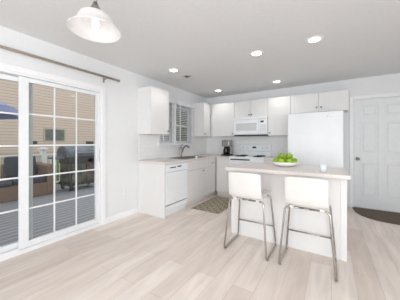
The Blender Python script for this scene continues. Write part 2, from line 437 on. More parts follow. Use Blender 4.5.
# ---- entry door (door_2)
d2 = thing('door_2', 'white six-panel door with round knob on its left edge', 'door', (EX0 + .4, YB, 0), kind='structure')
m = MB()
m.box(EX0 - .058, EX0, YB - .018, YB + .002, 0.001, EZ + .06, .004); m.box(EX1, EX1 + .058, YB - .018, YB + .002, 0.001, EZ + .06, .004); m.box(EX0, EX1, YB - .018, YB + .002, EZ, EZ + .06, .004)
m.build('casing', 'trim_paint', d2)
m = MB()
m.box(EX0, EX0 + .008, YB, YB + T, 0, EZ); m.box(EX1 - .008, EX1, YB, YB + T, 0, EZ); m.box(EX0, EX1, YB, YB + T, EZ - .008, EZ)
m.build('jamb', 'trim_paint', d2)
lx0, lx1, ly = EX0 + .011, EX1 - .011, YB + .02
m = MB(); m.box(lx0, lx1, ly, ly + .03, .012, EZ - .012)
W_ = lx1 - lx0; st = .115; cx0 = lx0 + W_ / 2 - .05; cx1 = lx0 + W_ / 2 + .05
zs = [(.012, .24), (.86, 1.03), (1.60, 1.72), (1.93, EZ - .012)]
for a, b in ((lx0, lx0 + st), (lx1 - st, lx1), (cx0, cx1)): m.box(a, b, ly - .014, ly + .002, .012, EZ - .012, .003)
for a, b in zs:
    for xa, xb in ((lx0 + st, cx0), (cx1, lx1 - st)): m.box(xa, xb, ly - .014, ly + .002, a, b, .003)
for (za, zb) in ((.24, .86), (1.03, 1.60), (1.72, 1.93)):
    for xa, xb in ((lx0 + st, cx0), (cx1, lx1 - st)): m.box(xa + .03, xb - .03, ly - .010, ly + .002, za + .03, zb - .03, .009)
leaf = m.build('door_leaf', 'door_white', d2)
MB().lathe([(0, 0), (.03, 0), (.03, .006), (.011, .01), (.011, .03), (.024, .036), (.029, .048), (.024, .062), (0, .066)], (lx0 + .055, ly - .014, .925), '-Y', 24).build('doorknob', 'brushed_nickel', leaf)
MB().box(EX0 + .008, EX1 - .008, YB + .0, YB + .1, .0, .01, .002).build('threshold', 'brushed_nickel', d2)

# ---- kitchen window (window_1)
w1 = thing('window_1', 'white double kitchen window above the sink', 'window', (XL, (WY0 + WY1) / 2, WZ0), kind='structure')
MY = 3.52
m = MB()
m.box(XL - T, XL + .002, WY0, WY0 + .03, WZ0, WZ1); m.box(XL - T, XL + .002, WY1 - .03, WY1, WZ0, WZ1); m.box(XL - T, XL + .001, WY0 + .03, WY1 - .03, WZ1 - .03, WZ1)
m.box(XL - T, XL + .001, WY0 + .03, WY1 - .03, WZ0, WZ0 + .03); m.box(XL - T, XL + .020, MY - .045, MY + .045, WZ0, WZ1)
m.build('frame', 'vinyl_white', w1)
m = MB()
m.box(XL - .001, XL + .018, WY0 - .06, WY0, WZ0, WZ1 + .07, .003); m.box(XL - .001, XL + .018, WY1, WY1 + .026, WZ0, WZ1 + .07, .003); m.box(XL - .001, XL + .018, WY0, WY1, WZ1, WZ1 + .07, .003)
m.build('casing', 'trim_paint', w1)
MB().box(XL - .001, XL + .07, WY0 - .07, WY1 + .028, WZ0 - .025, WZ0, .004).box(XL - .001, XL + .014, WY0 - .05, WY1 + .026, WZ0 - .065, WZ0 - .025, .003).build('sill', 'trim_paint', w1)
for a, b in ((WY0 + .03, MY - .045), (MY + .045, WY1 - .03)):
    m = MB()
    m.box(XL - .11, XL - .075, a, a + .03, WZ0 + .03, WZ1 - .03); m.box(XL - .11, XL - .075, b - .03, b, WZ0 + .03, WZ1 - .03)
    m.box(XL - .111, XL - .074, a + .03, b - .03, WZ0 + .03, WZ0 + .07); m.box(XL - .111, XL - .074, a + .03, b - .03, WZ1 - .07, WZ1 - .03); m.box(XL - .111, XL - .074, a + .03, b - .03, 1.60, 1.64)
    s = m.build('sash', 'vinyl_white', w1)
    MB().box(XL - .095, XL - .09, a + .02, b - .02, WZ0 + .05, WZ1 - .05).build('glass', 'pane_glass', s)

def blind(a, b, label):
    xb = XL + .044
    t = thing('window_blind', label, 'blind', (xb, (a + b) / 2, WZ0), 'blinds in the kitchen window')
    MB().box(xb - .022, xb + .026, a, b, WZ1 - .02, WZ1 + .05, .003).build('headrail', 'vinyl_white', t)
    m = MB(); z = WZ0 + .05
    while z < WZ1 - .03:
        m.obox((xb, (a + b) / 2, z), (.040, b - a - .004, .003), Matrix.Rotation(radians(-8), 4, 'Y')); z += .040
    m.build('slats', 'vinyl_white', t)
    MB().box(xb - .019, xb + .019, a, b, WZ0 + .004, WZ0 + .022, .003).build('bottom_rail', 'vinyl_white', t)
    for yy in (a + .08, b - .08):
        MB().box(xb + .0205, xb + .0220, yy - .013, yy + .013, WZ0 + .02, WZ1 - .02).build('ladder_tape', 'vinyl_white', t)
blind(WY0 - .04, MY - .05, 'white slatted blind in the window half that is partly hidden by the upper cabinet')
blind(MY + .05, WY1 + .02, 'white slatted blind in the window half right of the white mullion')

# ------------------------------------------------------------------ ceiling lights
canp = [(-2.23, 2.70), (-.857, 2.79), (-.168, 2.776), (-.92, 4.29), (-2.22, 4.30)]
canl = ['lit round recessed ceiling light nearest the sink-side upper cabinet and window',
        'lit round recessed ceiling light above the left bar stool, second from the right',
        'lit round recessed ceiling light nearest the viewer, at the right of the ceiling',
        'lit round recessed ceiling light over the range and microwave',
        'lit round recessed ceiling light in the far kitchen corner']
def can(x, y, label, lit=True):
    t = thing('recessed_light', label, 'ceiling light', (x, y, H), 'recessed ceiling lights')
    if lit:
        MB().lathe([(.062, -.003), (.066, -.008), (.092, -.006), (.095, -.0005), (.062, -.0005)], (x, y, H), 'Z', 32, True).build('trim_ring', 'trim_paint', t)
        MB().lathe([(0, -.006), (.05, -.005), (.063, -.002), (0, -.0018)], (x, y, H), 'Z', 32).build('lens', 'lamp_lens', t)
    else:
        MB().lathe([(.058, -.003), (.062, -.008), (.085, -.006), (.088, -.0005), (.058, -.0005)], (x, y, H), 'Z', 32, True).build('trim_ring', 'appliance_grey', t)
        MB().lathe([(0, -.030), (.018, -.029), (.034, -.018), (.04, -.006), (.06, -.002), (0, -.0018)], (x, y, H), 'Z', 32).build('eyeball', 'brushed_nickel', t)
    return t
def can_spot(x, y, p):
    d = bpy.data.lights.new('downlight', 'SPOT'); d.energy = p; d.spot_size = radians(128); d.spot_blend = 0.7; d.shadow_soft_size = .06; d.color = (1.0, .98, .955)
    o = bpy.data.objects.new('downlight', d); COL.objects.link(o); o.location = (x, y, H - .035)
for (x, y), l in zip(canp, canl):
    can(x, y, l); can_spot(x, y, CAN_POWER if y < 4 else CAN_POWER * .8)
can(-2.22, 3.07, 'small unlit grey recessed ceiling light over the sink', False)

# ---- pendant
px_, py_ = -1.462, .876
t = thing('pendant_lamp', 'bell-shaped alabaster glass pendant lamp hanging from a chrome chain', 'pendant lamp', (px_, py_, H))
prof = [(.034, 2.181), (.072, 2.175), (.102, 2.159), (.115, 2.137), (.122, 2.117), (.136, 2.095), (.157, 2.074), (.177, 2.055), (.180, 2.045)]
inner = [(r - .006, z - .004) for r, z in prof[::-1]]; inner[0] = (.174, 2.045)
MB().lathe(prof + inner, (px_, py_, 0), 'Z', 48, True).build('shade', 'alabaster_glass', t)
MB().lathe([(0, 2.262), (.014, 2.258), (.026, 2.226), (.040, 2.203), (.042, 2.189), (.02, 2.183), (.018, 2.156), (0, 2.154)], (px_, py_, 0)).build('fitter', 'chrome', t)
MB().lathe([(.0, 2.153), (.012, 2.151), (.014, 2.139), (.023, 2.117), (.026, 2.099), (.021, 2.081), (.010, 2.071), (0, 2.069)], (px_, py_, 0)).build('bulb', 'lamp_bulb', t)
m = MB(); z = 2.262; k = 0
while z < 2.40:
    pts = [(px_ + (.011 * cos(a) if k % 2 else 0), py_ + (0 if k % 2 else .011 * cos(a)), z + .017 + .018 * sin(a)) for a in [2 * pi * i / 12 for i in range(12)]]
    m.tube(pts, .0032, 6, True); z += .027; k += 1
m.build('chain', 'chrome', t)
MB().tube([(px_ + .004, py_ + .004, 2.26), (px_ + .016, py_ - .004, 2.30), (px_ + .004, py_ + .012, 2.34), (px_ + .014, py_, 2.38), (px_, py_, 2.41)], .003, 6).build('cord', 'appliance_grey', t)
MB().lathe([(0, 2.405), (.02, 2.405), (.06, 2.425), (.065, H - .0005), (0, H - .0005)], (px_, py_, 0)).build('canopy', 'chrome', t)
d = bpy.data.lights.new('pendant_glow', 'POINT'); d.energy = PENDANT_POWER; d.shadow_soft_size = .035; d.color = (1, .985, .965)
o = bpy.data.objects.new('pendant_glow', d); COL.objects.link(o); o.location = (px_, py_, 2.03)

# ---- curtain rod
rx = XL + .075
t = thing('curtain_rod', 'bronze-grey curtain rod on brackets above the sliding door', 'curtain rod', (rx, .9, 2.20))
MB().tube([(rx, -.35, 2.20), (rx, 2.05, 2.20)], .016, 12).build('rod', 'rod_bronze', t)
for a, s in ((2.05, 1), (-.35, -1)):
    MB().lathe([(0, 0), (.019, 0), (.021, .01), (.021, .03), (.014, .036), (0, .037)], (rx, a - (.0 if s > 0 else .036), 2.20), 'Y', 16).build('finial', 'rod_bronze', t)
for yy in (1.86, .10):
    MB().tube([(XL + .004, yy, 2.175), (XL + .03, yy, 2.175), (rx - .005, yy, 2.18), (rx, yy, 2.185)], .007, 8).box(XL + .001, XL + .008, yy - .013, yy + .013, 2.13, 2.21, .002).build('bracket', 'rod_bronze', t)

# ---- wall plates
def plate(x, y, z, label, cat, name, kind):
    t = thing(name, label, cat, (x, y, z))
    MB().box(x + .001, x + .007, y - .036, y + .036, z - .058, z + .058, .003).build('cover_plate', 'plate_white', t)
    if kind == 'o':
        for dz in (-.022, .022): MB().cyl((x, y, z + dz), .016, .006, .009, 'X', 20).build('receptacle', 'plate_white', t)
    else:
        MB().box(x + .006, x + .013, y - .008, y + .008, z - .016, z + .016, .002).build('toggle', 'plate_white', t)
plate(XL, 2.235, .42, 'white electrical outlet low on the wall between sliding door and dishwasher end', 'outlet', 'wall_outlet', 'o')
plate(XL, 1.975, 1.36, 'white light switch on the wall just right of the sliding door', 'light switch', 'light_switch', 's')

# ------------------------------------------------------------------ cabinets
G = .002
def cabinet(name, label, box, face, fronts, toe=False, group=None):
    """box = x0,x1,y0,y1,z0,z1 of the carcass with fronts; face '+x' or '-y'; fronts = (kind, u0, u1, z0, z1, (knob u, knob z) or None)"""
    x0, x1, y0, y1, z0, z1 = box
    t = thing(name, label, 'cabinet', ((x0 + x1) / 2, (y0 + y1) / 2, 0 if toe else z0), group)
    th = .02
    zb = .10 if toe else z0
    if face == '+x':
        MB().box(x0, x1 - th - .002, y0, y1, zb, z1, .0015).build('body', 'cabinet_white', t)
        if toe: MB().box(x0, x1 - .075, y0, y1, 0.001, .10).build('toe_kick', 'cabinet_white', t)
    else:
        MB().box(x0, x1, y0 + th + .002, y1, zb, z1, .0015).build('body', 'cabinet_white', t)
        if toe: MB().box(x0, x1, y0 + .075, y1, 0.001, .10).build('toe_kick', 'cabinet_white', t)
    for kind, u0, u1, a, b, kn in fronts:
        if face == '+x':
            f = MB().box(x1 - th, x1, u0 + G, u1 - G, a + G, b - G, .003).build(kind, 'cabinet_white', t)
            if kn: knob((x1, kn[0], kn[1]), 'X', f)
        else:
            f = MB().box(u0 + G, u1 - G, y0, y0 + th, a + G, b - G, .003).build(kind, 'cabinet_white', t)
            if kn: knob((kn[0], y0, kn[1]), '-Y', f)
    return t
CX = XL + .62                  # front plane of left run
CYF = YB - .62                 # front plane of back run
UX = XL + .33; UY = YB - .345  # front planes of the uppers
Y0 = 2.52
# end panel beside the dishwasher
m = MB().box(XL + .001, CX, Y0, Y0 + .03, .0005, .868, .002)
tag(m.build('cabinet_end_panel', 'cabinet_white', at=(XL + .3, Y0 + .015, 0)), 'tall plain white end panel closing the base cabinets beside the dishwasher', 'cabinet panel')
# dishwasher
DW0, DW1 = 2.555, 3.155
t = thing('dishwasher', 'white built-in dishwasher with a dark handle slot at the worktop end', 'dishwasher', (XL + .3, (DW0 + DW1) / 2, 0))
MB().box(XL + .05, CX - .03, DW0, DW1, .10, .866, .002).build('tub', 'appliance_white', t)
MB().box(CX - .028, CX + .004, DW0 + .003, DW1 - .003, .20, .735, .006).build('door', 'appliance_white', t)
cp = MB().box(CX - .028, CX + .006, DW0 + .003, DW1 - .003, .74, .864, .006).build('control_panel', 'appliance_white', t)
MB().box(CX + .004, CX + .009, DW0 + .10, DW0 + .25, .80, .818, .002).build('vent_slot', 'black_plastic', cp)
MB().box(CX + .004, CX + .010, DW0 + .29, DW0 + .40, .803, .825, .002).build('latch', 'black_plastic', cp)
MB().box(CX - .03, CX - .006, DW0 + .003, DW1 - .003, .105, .182, .003).build('lower_panel', 'appliance_white', t)
MB().box(CX - .06, CX - .022, DW0 + .004, DW1 - .004, .183, .198).build('gap_shade', 'black_plastic', t)  # black strip added to stand in for the shade of the door gap
MB().box(CX - .07, CX - .05, DW0 + .003, DW1 - .003, .001, .098, .002).build('kick_plate', 'appliance_white', t)
# sink cabinet + corner
cabinet('base_cabinet', 'white sink base cabinet with one long false drawer front, beside the dishwasher', (XL + .001, CX, 3.157, 3.868, 0, .868), '+x',
        [('drawer_front', 3.157, 3.868, .70, .868, None), ('door', 3.157, 3.868, .105, .695, (3.70, .645))], True, 'white base cabinets')
cabinet('base_cabinet', 'white base cabinet in the left corner with knobbed drawer, right of the sink cabinet', (XL + .001, CX, 3.87, YB - .001, 0, .868), '+x',
        [('drawer', 3.87, CYF - .02, .70, .868, (4.10, .775)), ('door', 3.87, CYF - .02, .105, .695, None)], True, 'white base cabinets')
RX0, RX1 = -1.925, -1.155
cabinet('base_cabinet', 'narrow white base cabinet below the coffee maker, left of the range', (CX + .001, RX0 - .002, CYF, YB - .001, 0, .868), '-y',
        [('door', CX + .02, RX0 - .002, .105, .868, None)], True, 'white base cabinets')
cabinet('base_cabinet', 'white base cabinet between range and refrigerator, behind the island', (RX1 + .002, -.735, CYF, YB - .001, 0, .868), '-y',
        [('drawer', RX1 + .002, -.735, .70, .868, (-.945, .785)), ('door', RX1 + .002, -.735, .105, .695, (-1.10, .64))], True, 'white base cabinets')
# worktops
SX0, SX1, SY0, SY1 = XL + .14, XL + .54, 3.22, 3.95    # sink cutout
def slab_boxes(m, z0, z1):
    e = CX + .025
    m.box(XL + .009, e, Y0 - .012, SY0, z0, z1, .004); m.box(XL + .009, SX0, SY0 - .004, SY1 + .004, z0, z1); m.box(SX1, e, SY0 - .004, SY1 + .004, z0, z1, .004)
    m.box(XL + .009, e, SY1, YB - .009, z0, z1, .004); m.box(e - .004, RX0 - .003, CYF - .025, YB - .009, z0, z1, .004)
m = MB(); slab_boxes(m, .870, .912)
tag(m.build('countertop', 'counter_laminate', at=(XL + .3, 3.5, .87)), 'beige laminate L-shaped worktop around the sink corner', 'worktop', 'beige worktops')
m = MB().box(RX1 + .003, -.735, CYF - .025, YB - .009, .870, .912, .004)
tag(m.build('countertop', 'counter_laminate', at=(-.94, 4.6, .87)), 'short beige laminate worktop between range and refrigerator', 'worktop', 'beige worktops')
# sink
t = thing('kitchen_sink', 'stainless steel drop-in sink below the kitchen window', 'sink', (XL + .34, 3.54, .912))
m = MB()
m.box(SX0 - .02, SX1 + .02, SY0 - .02, SY0 + .012, .9125, .918, .002); m.box(SX0 - .02, SX1 + .02, SY1 - .012, SY1 + .02, .9125, .918, .002)
m.box(SX0 - .02, SX0 + .012, SY0, SY1, .9125, .918, .002); m.box(SX1 - .012, SX1 + .02, SY0, SY1, .9125, .918, .002)
m.build('rim', 'stainless', t)
m = MB()
a, b, c, e2 = SX0 + .006, SX1 - .006, SY0 + .006, SY1 - .006
m.box(a, a + .004, c, e2, .872, .914); m.box(b - .004, b, c, e2, .872, .914); m.box(a, b, c, c + .004, .872, .914); m.box(a, b, e2 - .004, e2, .872, .914); m.box(a, b, c, e2, .8705, .874)
m.build('basin', 'stainless', t)
MB().lathe([(0, .8742), (.04, .8742), (.042, .876), (.03, .8765), (.01, .875), (0, .875)], (XL + .34, 3.54, 0)).build('drain', 'chrome', t)
# faucet
fx, fy = XL + .075, 3.66
t = thing('faucet', 'brushed nickel kitchen faucet with arched pull-out spout', 'faucet', (fx, fy, .912))
MB().lathe([(0, .9125), (.034, .9125), (.034, .918), (.026, .926), (.022, .94), (.024, 1.03), (.027, 1.08), (.024, 1.115), (.012, 1.13), (0, 1.132)], (fx, fy, 0)).build('body', 'brushed_nickel', t)
sp = [(fx + .015, fy - .002, 1.00), (fx + .05, fy - .005, 1.06), (fx + .095, fy - .01, 1.125), (fx + .14, fy - .015, 1.155), (fx + .19, fy - .02, 1.155), (fx + .225, fy - .024, 1.13), (fx + .235, fy - .025, 1.11)]
MB().tube(sp, [.016, .017, .017, .017, .019, .021, .019], 12).build('spout', 'brushed_nickel', t)
MB().tube([(fx, fy, 1.12), (fx - .005, fy + .012, 1.16), (fx + .03, fy + .03, 1.20)], [.010, .010, .007], 10).build('lever', 'brushed_nickel', t)
t = thing('scrub_cup', 'tiny white cup standing at the front edge of the sink', 'cup', (XL + .575, 3.52, .912))
MB().lathe([(0, .9125), (.017, .9125), (.021, .955), (.018, .955), (.0155, .918), (0, .918)], (XL + .575, 3.52, 0)).build('cup', 'porcelain', t)

# uppers
UZ0, UZ1 = 1.378, 2.185
cabinet('wall_cabinet', 'white upper cabinet mounted alone left of the kitchen window', (XL + .001, UX, 2.51, 2.965, UZ0, UZ1), '+x',
        [('door', 2.51, 2.965, UZ0, UZ1, (2.925, UZ0 + .06))], group='white upper cabinets')
cabinet('wall_cabinet', 'white upper cabinet on the window wall, tucked into the far corner', (XL + .001, UX, 4.215, YB - .001, UZ0, UZ1), '+x',
        [('door', 4.215, UY - .03, UZ0, UZ1, (4.25, UZ0 + .06))], group='white upper cabinets')
cabinet('wall_cabinet', 'white upper cabinet above the coffee maker, left of the microwave', (UX + .001, RX0 - .002, UY, YB - .001, UZ0, UZ1), '-y',
        [('door', UX + .05, RX0 - .002, UZ0, UZ1, (RX0 - .045, UZ0 + .06))], group='white upper cabinets')
MZ1 = 1.80
mx_ = (RX0 + RX1) / 2
cabinet('wall_cabinet', 'short white two-door upper cabinet directly above the microwave', (RX0, RX1, UY, YB - .001, MZ1, UZ1), '-y',
        [('door', RX0, mx_, MZ1, UZ1, (mx_ - .03, MZ1 + .055)), ('door', mx_, RX1, MZ1, UZ1, (mx_ + .03, MZ1 + .055))], group='white upper cabinets')
cabinet('wall_cabinet', 'white upper cabinet between microwave and refrigerator', (RX1 + .002, -.704, UY, YB - .001, UZ0, UZ1), '-y',
        [('door', RX1 + .002, -.704, UZ0, UZ1, (RX1 + .045, UZ0 + .06))], group='white upper cabinets')
cabinet('wall_cabinet', 'wide short white two-door cabinet above the refrigerator', (-.702, .262, UY, YB - .001, 1.815, UZ1), '-y',
        [('door', -.702, -.205, 1.815, UZ1, (-.24, 1.90)), ('door', -.205, .262, 1.815, UZ1, (-.165, 1.90))], group='white upper cabinets')

# microwave
MY0 = YB - .40
t = thing('microwave', 'white over-the-range microwave with grey window and dark clock display', 'microwave', (mx_, YB - .2, 1.40))
MB().box(RX0 + .004, RX1 - .004, MY0 + .03, YB - .002, 1.405, MZ1 - .003, .004).build('body', 'appliance_white', t)
dr = MB().box(RX0 + .004, RX1 - .185, MY0, MY0 + .028, 1.425, MZ1 - .055, .006).build('door', 'appliance_white', t)
MB().box(RX0 + .055, RX1 - .235, MY0 - .003, MY0 + .004, 1.495, 1.665, .003).build('window', 'appliance_grey', dr)
MB().box(RX1 - .212, RX1 - .195, MY0 - .022, MY0 - .002, 1.45, 1.72, .006).build('handle', 'appliance_white', dr)
cp = MB().box(RX1 - .182, RX1 - .004, MY0, MY0 + .028, 1.425, MZ1 - .055, .006).build('control_panel', 'appliance_white', t)
MB().box(RX1 - .145, RX1 - .075, MY0 - .002, MY0 + .003, 1.665, 1.705, .001).build('display', 'black_plastic', cp)
for i in range(4):
    for j in range(3):
        MB().box(RX1 - .15 + j * .044, RX1 - .118 + j * .044, MY0 - .0015, MY0 + .002, 1.47 + i * .042, 1.497 + i * .042, .001).build('button', 'appliance_grey', cp)
MB().box(RX0 + .004, RX1 - .004, MY0, MY0 + .028, MZ1 - .05, MZ1 - .003, .004).build('vent_grille', 'appliance_white', t)
MB().box(RX0 + .01, RX1 - .01, MY0 + .001, YB - .01, 1.380, 1.404, .003).build('bottom_hood', 'black_plastic', t)

# range
RYF = YB - .665
t = thing('range', 'white electric range with dark coil burners and raised back panel', 'stove', (mx_, YB - .33, 0))
MB().box(RX0, RX1, RYF + .045, YB - .01, .08, .895, .003).build('body', 'appliance_white', t)
ct = MB().box(RX0 - .0, RX1 + .0, RYF + .02, YB - .01, .897, .922, .005).build('cooktop', 'appliance_white', t)
od = MB().box(RX0 + .004, RX1 - .004, RYF + .012, RYF + .043, .27, .80, .006).build('oven_door', 'appliance_white', t)
MB().box(RX0 + .15, RX1 - .15, RYF + .008, RYF + .014, .40, .64, .003).build('oven_window', 'window_dark', od)
MB().tube([(RX0 + .06, RYF + .015, .765), (RX0 + .06, RYF - .03, .765), (RX1 - .06, RYF - .03, .765), (RX1 - .06, RYF + .015, .765)], .011, 10).build('handle', 'appliance_white', od)
MB().box(RX0 + .004, RX1 - .004, RYF + .02, RYF + .043, .82, .892, .004).build('front_panel', 'appliance_white', t)
MB().box(RX0 + .03, RX1 - .30, RYF + .013, RYF + .022, .846, .874, .003).build('vent_strip', 'black_plastic', t)
MB().box(RX0 + .004, RX1 - .004, RYF + .02, RYF + .043, .085, .262, .005).build('storage_drawer', 'appliance_white', t)
for xx in (RX0 + .05, RX1 - .05):
    for yy in (RYF + .1, YB - .08): MB().cyl((xx, yy, 0), .02, .001, .085).build('foot', 'black_plastic', t)
pts = [(YB - .012, .90), (YB - .09, .90), (YB - .09, .93), (YB - .085, 1.02), (YB - .075, 1.04), (YB - .065, 1.17), (YB - .055, 1.185), (YB - .012, 1.185)]
bmt = MB()
tb = bmesh.new()
va = [tb.verts.new((RX0 + .004, y, z)) for y, z in pts]; f = tb.faces.new(va)
e = bmesh.ops.extrude_face_region(tb, geom=[f]); bmesh.ops.translate(tb, vec=(RX1 - RX0 - .008, 0, 0), verts=[v for v in e['geom'] if isinstance(v, bmesh.types.BMVert)])
bmesh.ops.recalc_face_normals(tb, faces=tb.faces[:]); bmt._add(tb)
bp = bmt.build('backguard', 'appliance_white', t)
MB().box(mx_ - .045, mx_ + .045, YB - .074, YB - .064, 1.095, 1.135, .002).build('display', 'black_plastic', bp)
MB().box(RX0 + .02, RX1 - .02, YB - .086, YB - .074, 1.022, 1.034, .002).build('seam', 'appliance_grey', bp)
for xx in (RX0 + .10, RX0 + .20, RX1 - .20, RX1 - .10):
    MB().lathe([(0, 0), (.024, 0), (.022, .018), (.008, .022), (0, .022)], (xx, YB - .071, 1.11), '-Y', 20).build('knob', 'appliance_white', bp)
for (xx, yy, r) in ((RX0 + .19, RYF + .18, .10), (RX1 - .19, RYF + .18, .078), (RX0 + .19, RYF + .43, .078), (RX1 - .19, RYF + .43, .10)):
    m = MB().lathe([(0, .9225), (r + .02, .9225), (r + .022, .927), (r + .012, .926), (0, .924)], (xx, yy, 0))
    pan = m.build('drip_pan', 'dark_coil', t)
    sp = []; n = 60
    for i in range(n + 1):
        a = i / n * 2 * pi * 3.2; rr = .018 + (r - .018) * i / n
        sp.append((xx + rr * cos(a), yy + rr * sin(a), .936))
    MB().tube(sp, .0065, 8).build('coil', 'dark_coil', pan)

# refrigerator
FX0, FX1, FY0 = -.695, .170, YB - .735
t = thing('refrigerator', 'plain white refrigerator standing between the upper cabinets and the panelled door', 'refrigerator', (-.26, YB - .37, 0))
MB().box(FX0 + .004, FX1 - .004, FY0 + .07, YB - .03, .03, 1.755, .006).build('body', 'appliance_white', t)
ud = MB().box(FX0, FX1, FY0, FY0 + .065, .72, 1.765, .012, 3).build('door', 'appliance_white', t)
MB().box(FX0 + .62, FX0 + .70, FY0 - .001, FY0 + .004, 1.675, 1.692, .001).build('badge', 'chrome', ud)
MB().box(FX0 + .04, FX0 + .06, FY0 - .035, FY0 - .001, .76, 1.12, .008).build('handle', 'appliance_white', ud)
fd = MB().box(FX0, FX1, FY0, FY0 + .065, .09, .712, .012, 3).build('freezer_drawer', 'appliance_white', t)
MB().box(FX0 + .15, FX1 - .15, FY0 - .035, FY0 - .001, .645, .665, .008).build('handle', 'appliance_white', fd)
MB().box(FX0 + .02, FX1 - .02, FY0 + .05, FY0 + .12, .002, .085, .004).build('toe_grille', 'appliance_grey', t)

# coffee maker
cx_, cy_ = -2.16, 4.66
t = thing('coffee_maker', 'black and steel drip coffee maker on the corner of the worktop', 'coffee maker', (cx_, cy_, .912))
z = .9125
MB().box(cx_ - .10, cx_ + .10, cy_ - .13, cy_ + .10, z, z + .035, .008).build('base', 'black_plastic', t)
MB().box(cx_ - .095, cx_ + .095, cy_ + .01, cy_ + .10, z + .03, z + .36, .008).build('water_tank', 'stainless', t)
tp = MB().box(cx_ - .10, cx_ + .10, cy_ - .11, cy_ + .10, z + .225, z + .37, .012).build('brew_head', 'stainless', t)
MB().box(cx_ - .085, cx_ + .085, cy_ - .114, cy_ - .108, z + .285, z + .355, .003).build('front_plate', 'stainless', tp)
cf = MB().lathe([(0, z + .036), (.06, z + .036), (.07, z + .06), (.07, z + .13), (.05, z + .185), (.05, z + .20), (.046, z + .20), (.046, z + .185), (.066, z + .13), (.066, z + .06), (0, z + .04)], (cx_, cy_ - .065, 0)).build('carafe', 'carafe_glass', t)
MB().tube([(cx_ + .045, cy_ - .085, z + .19), (cx_ + .075, cy_ - .12, z + .185), (cx_ + .088, cy_ - .125, z + .13), (cx_ + .06, cy_ - .095, z + .09)], .008, 8).build('handle', 'black_plastic', cf)
MB().lathe([(0, z + .215), (.04, z + .213), (.05, z + .202), (0, z + .202)], (cx_, cy_ - .065, 0)).build('lid', 'black_plastic', cf)

# ------------------------------------------------------------------ island
IX0, IX1, IY0, IY1 = -1.15, .128, 2.625, 3.20
t = thing('kitchen_island', 'white kitchen island with beige laminate top and plain back panel', 'island', ((IX0 + IX1) / 2, 2.9, 0))
MB().box(IX0, IX1, IY0 + .006, IY1, .001, .868, .003).build('base_cabinet', 'cabinet_white', t)
MB().box(IX0 - .004, IX1 + .004, IY0, IY0 + .02, .0005, .868, .002).build('back_panel', 'cabinet_white', t)
MB().box(IX1 - .05, IX1 + .008, IY0 - .006, IY0 + .02, .0005, .868, .002).build('corner_trim', 'cabinet_white', t)
MB().box(IX0 - .022, IX1 + .03, 2.46, 3.245, .870, .912, .006).build('countertop', 'counter_laminate', t)
for k in range(2):
    a = IX0 + .02 + k * .62
    f = MB().box(a, a + .60, IY1, IY1 + .02, .11, .86, .003).build('door', 'cabinet_white', t)
    knob((a + (.55 if k == 0 else .05), IY1 + .02, .78), 'Y', f)

# ------------------------------------------------------------------ bar stools
def make_stool(cx, label):
    t = thing('bar_stool', label, 'bar stool', (cx, 2.40, 0), 'white bar stools at the island')
    # side profile (y, z) front edge -> seat -> back top; the sitter faces the island (+y)
    P = [(2.575, .618), (2.56, .638), (2.50, .642), (2.42, .632), (2.33, .622), (2.26, .620), (2.215, .626), (2.188, .648), (2.175, .70), (2.166, .77), (2.158, .84), (2.153, .890), (2.151, .905)]
    n = 14; hw = .19
    tb = bmesh.new(); top = []; bot = []
    for i, (y, z) in enumerate(P):
        a = Vector(P[max(i - 1, 0)]); b = Vector(P[min(i + 1, len(P) - 1)]); d = (b - a).normalized(); nr = Vector((-d.y, d.x))   # outward (down / back)
        f = i / (len(P) - 1)
        rw = hw * (1 - .05 * f)
        if i == 0: rw *= .93
        if i == len(P) - 1: rw *= .95
        ra, rb = [], []
        for k in range(n + 1):
            u = -1 + 2 * k / n
            dish = .016 * u * u if i < 6 else .022 * u * u
            sgn = -1
            yy = y + (dish if i >= 7 else 0); zz = z + (dish if i < 7 else 0)
            if i == len(P) - 1: zz -= .010 * abs(u) ** 6
            ra.append(tb.verts.new((cx + rw * u, yy, zz)))
            rb.append(tb.verts.new((cx + rw * u, yy + nr.x * .018, zz + nr.y * .018)))
        top.append(ra); bot.append(rb)
    L = len(P)
    for i in range(L - 1):
        for k in range(n):
            tb.faces.new((top[i][k], top[i][k + 1], top[i + 1][k + 1], top[i + 1][k]))
            tb.faces.new((bot[i][k], bot[i + 1][k], bot[i + 1][k + 1], bot[i][k + 1]))
        tb.faces.new((top[i][0], top[i + 1][0], bot[i + 1][0], bot[i][0])); tb.faces.new((top[i][n], bot[i][n], bot[i + 1][n], top[i + 1][n]))
    for k in range(n):
        tb.faces.new((top[0][k], bot[0][k], bot[0][k + 1], top[0][k + 1])); tb.faces.new((top[-1][k], top[-1][k + 1], bot[-1][k + 1], bot[-1][k]))
    bmesh.ops.recalc_face_normals(tb, faces=tb.faces[:])
    m = MB(); m._add(tb, True); sh = m.build('seat_shell', 'plastic_white', t)
    bv = sh.modifiers.new('Bevel', 'BEVEL'); bv.width = .006; bv.segments = 3; bv.limit_method = 'ANGLE'; bv.angle_limit = radians(50)
    zs_ = .592
    r = .0095
    for s in (-1, 1):
        xf, xt = cx + s * .240, cx + s * .192
        path = [(cx + s * .03, 2.235, zs_), (xt, 2.235, zs_), (xf, 2.168, .011), (xf, 2.60, .011), (xt, 2.545, zs_), (cx + s * .03, 2.545, zs_)]
        MB().tube(fillet(path, .045), r, 10).build('leg_frame', 'chrome', t)
        for yy in (2.21, 2.575): MB().cyl((xf, yy, 0), .012, .0005, .006).build('foot_cap', 'rubber_dark', t)
    k = .225 / zs_; xx = .240 - .048 * k; yf = 2.60 - .055 * k
    MB().tube([(cx - xx, yf, .225), (cx + xx, yf, .225)], .0075, 10).build('footrest', 'chrome', t)
    for yy in (2.235, 2.545): MB().tube([(cx - .04, yy, zs_), (cx + .04, yy, zs_)], r, 10).build('seat_support', 'chrome', t)
    for s in (-1, 1):
        MB().box(cx + s * .13 - .018, cx + s * .13 + .018, 2.222, 2.248, .585, .612, .004).build('mount', 'plastic_white', t)
    return t
make_stool(-.806, 'white bar stool with chrome sled legs at the left end of the island')
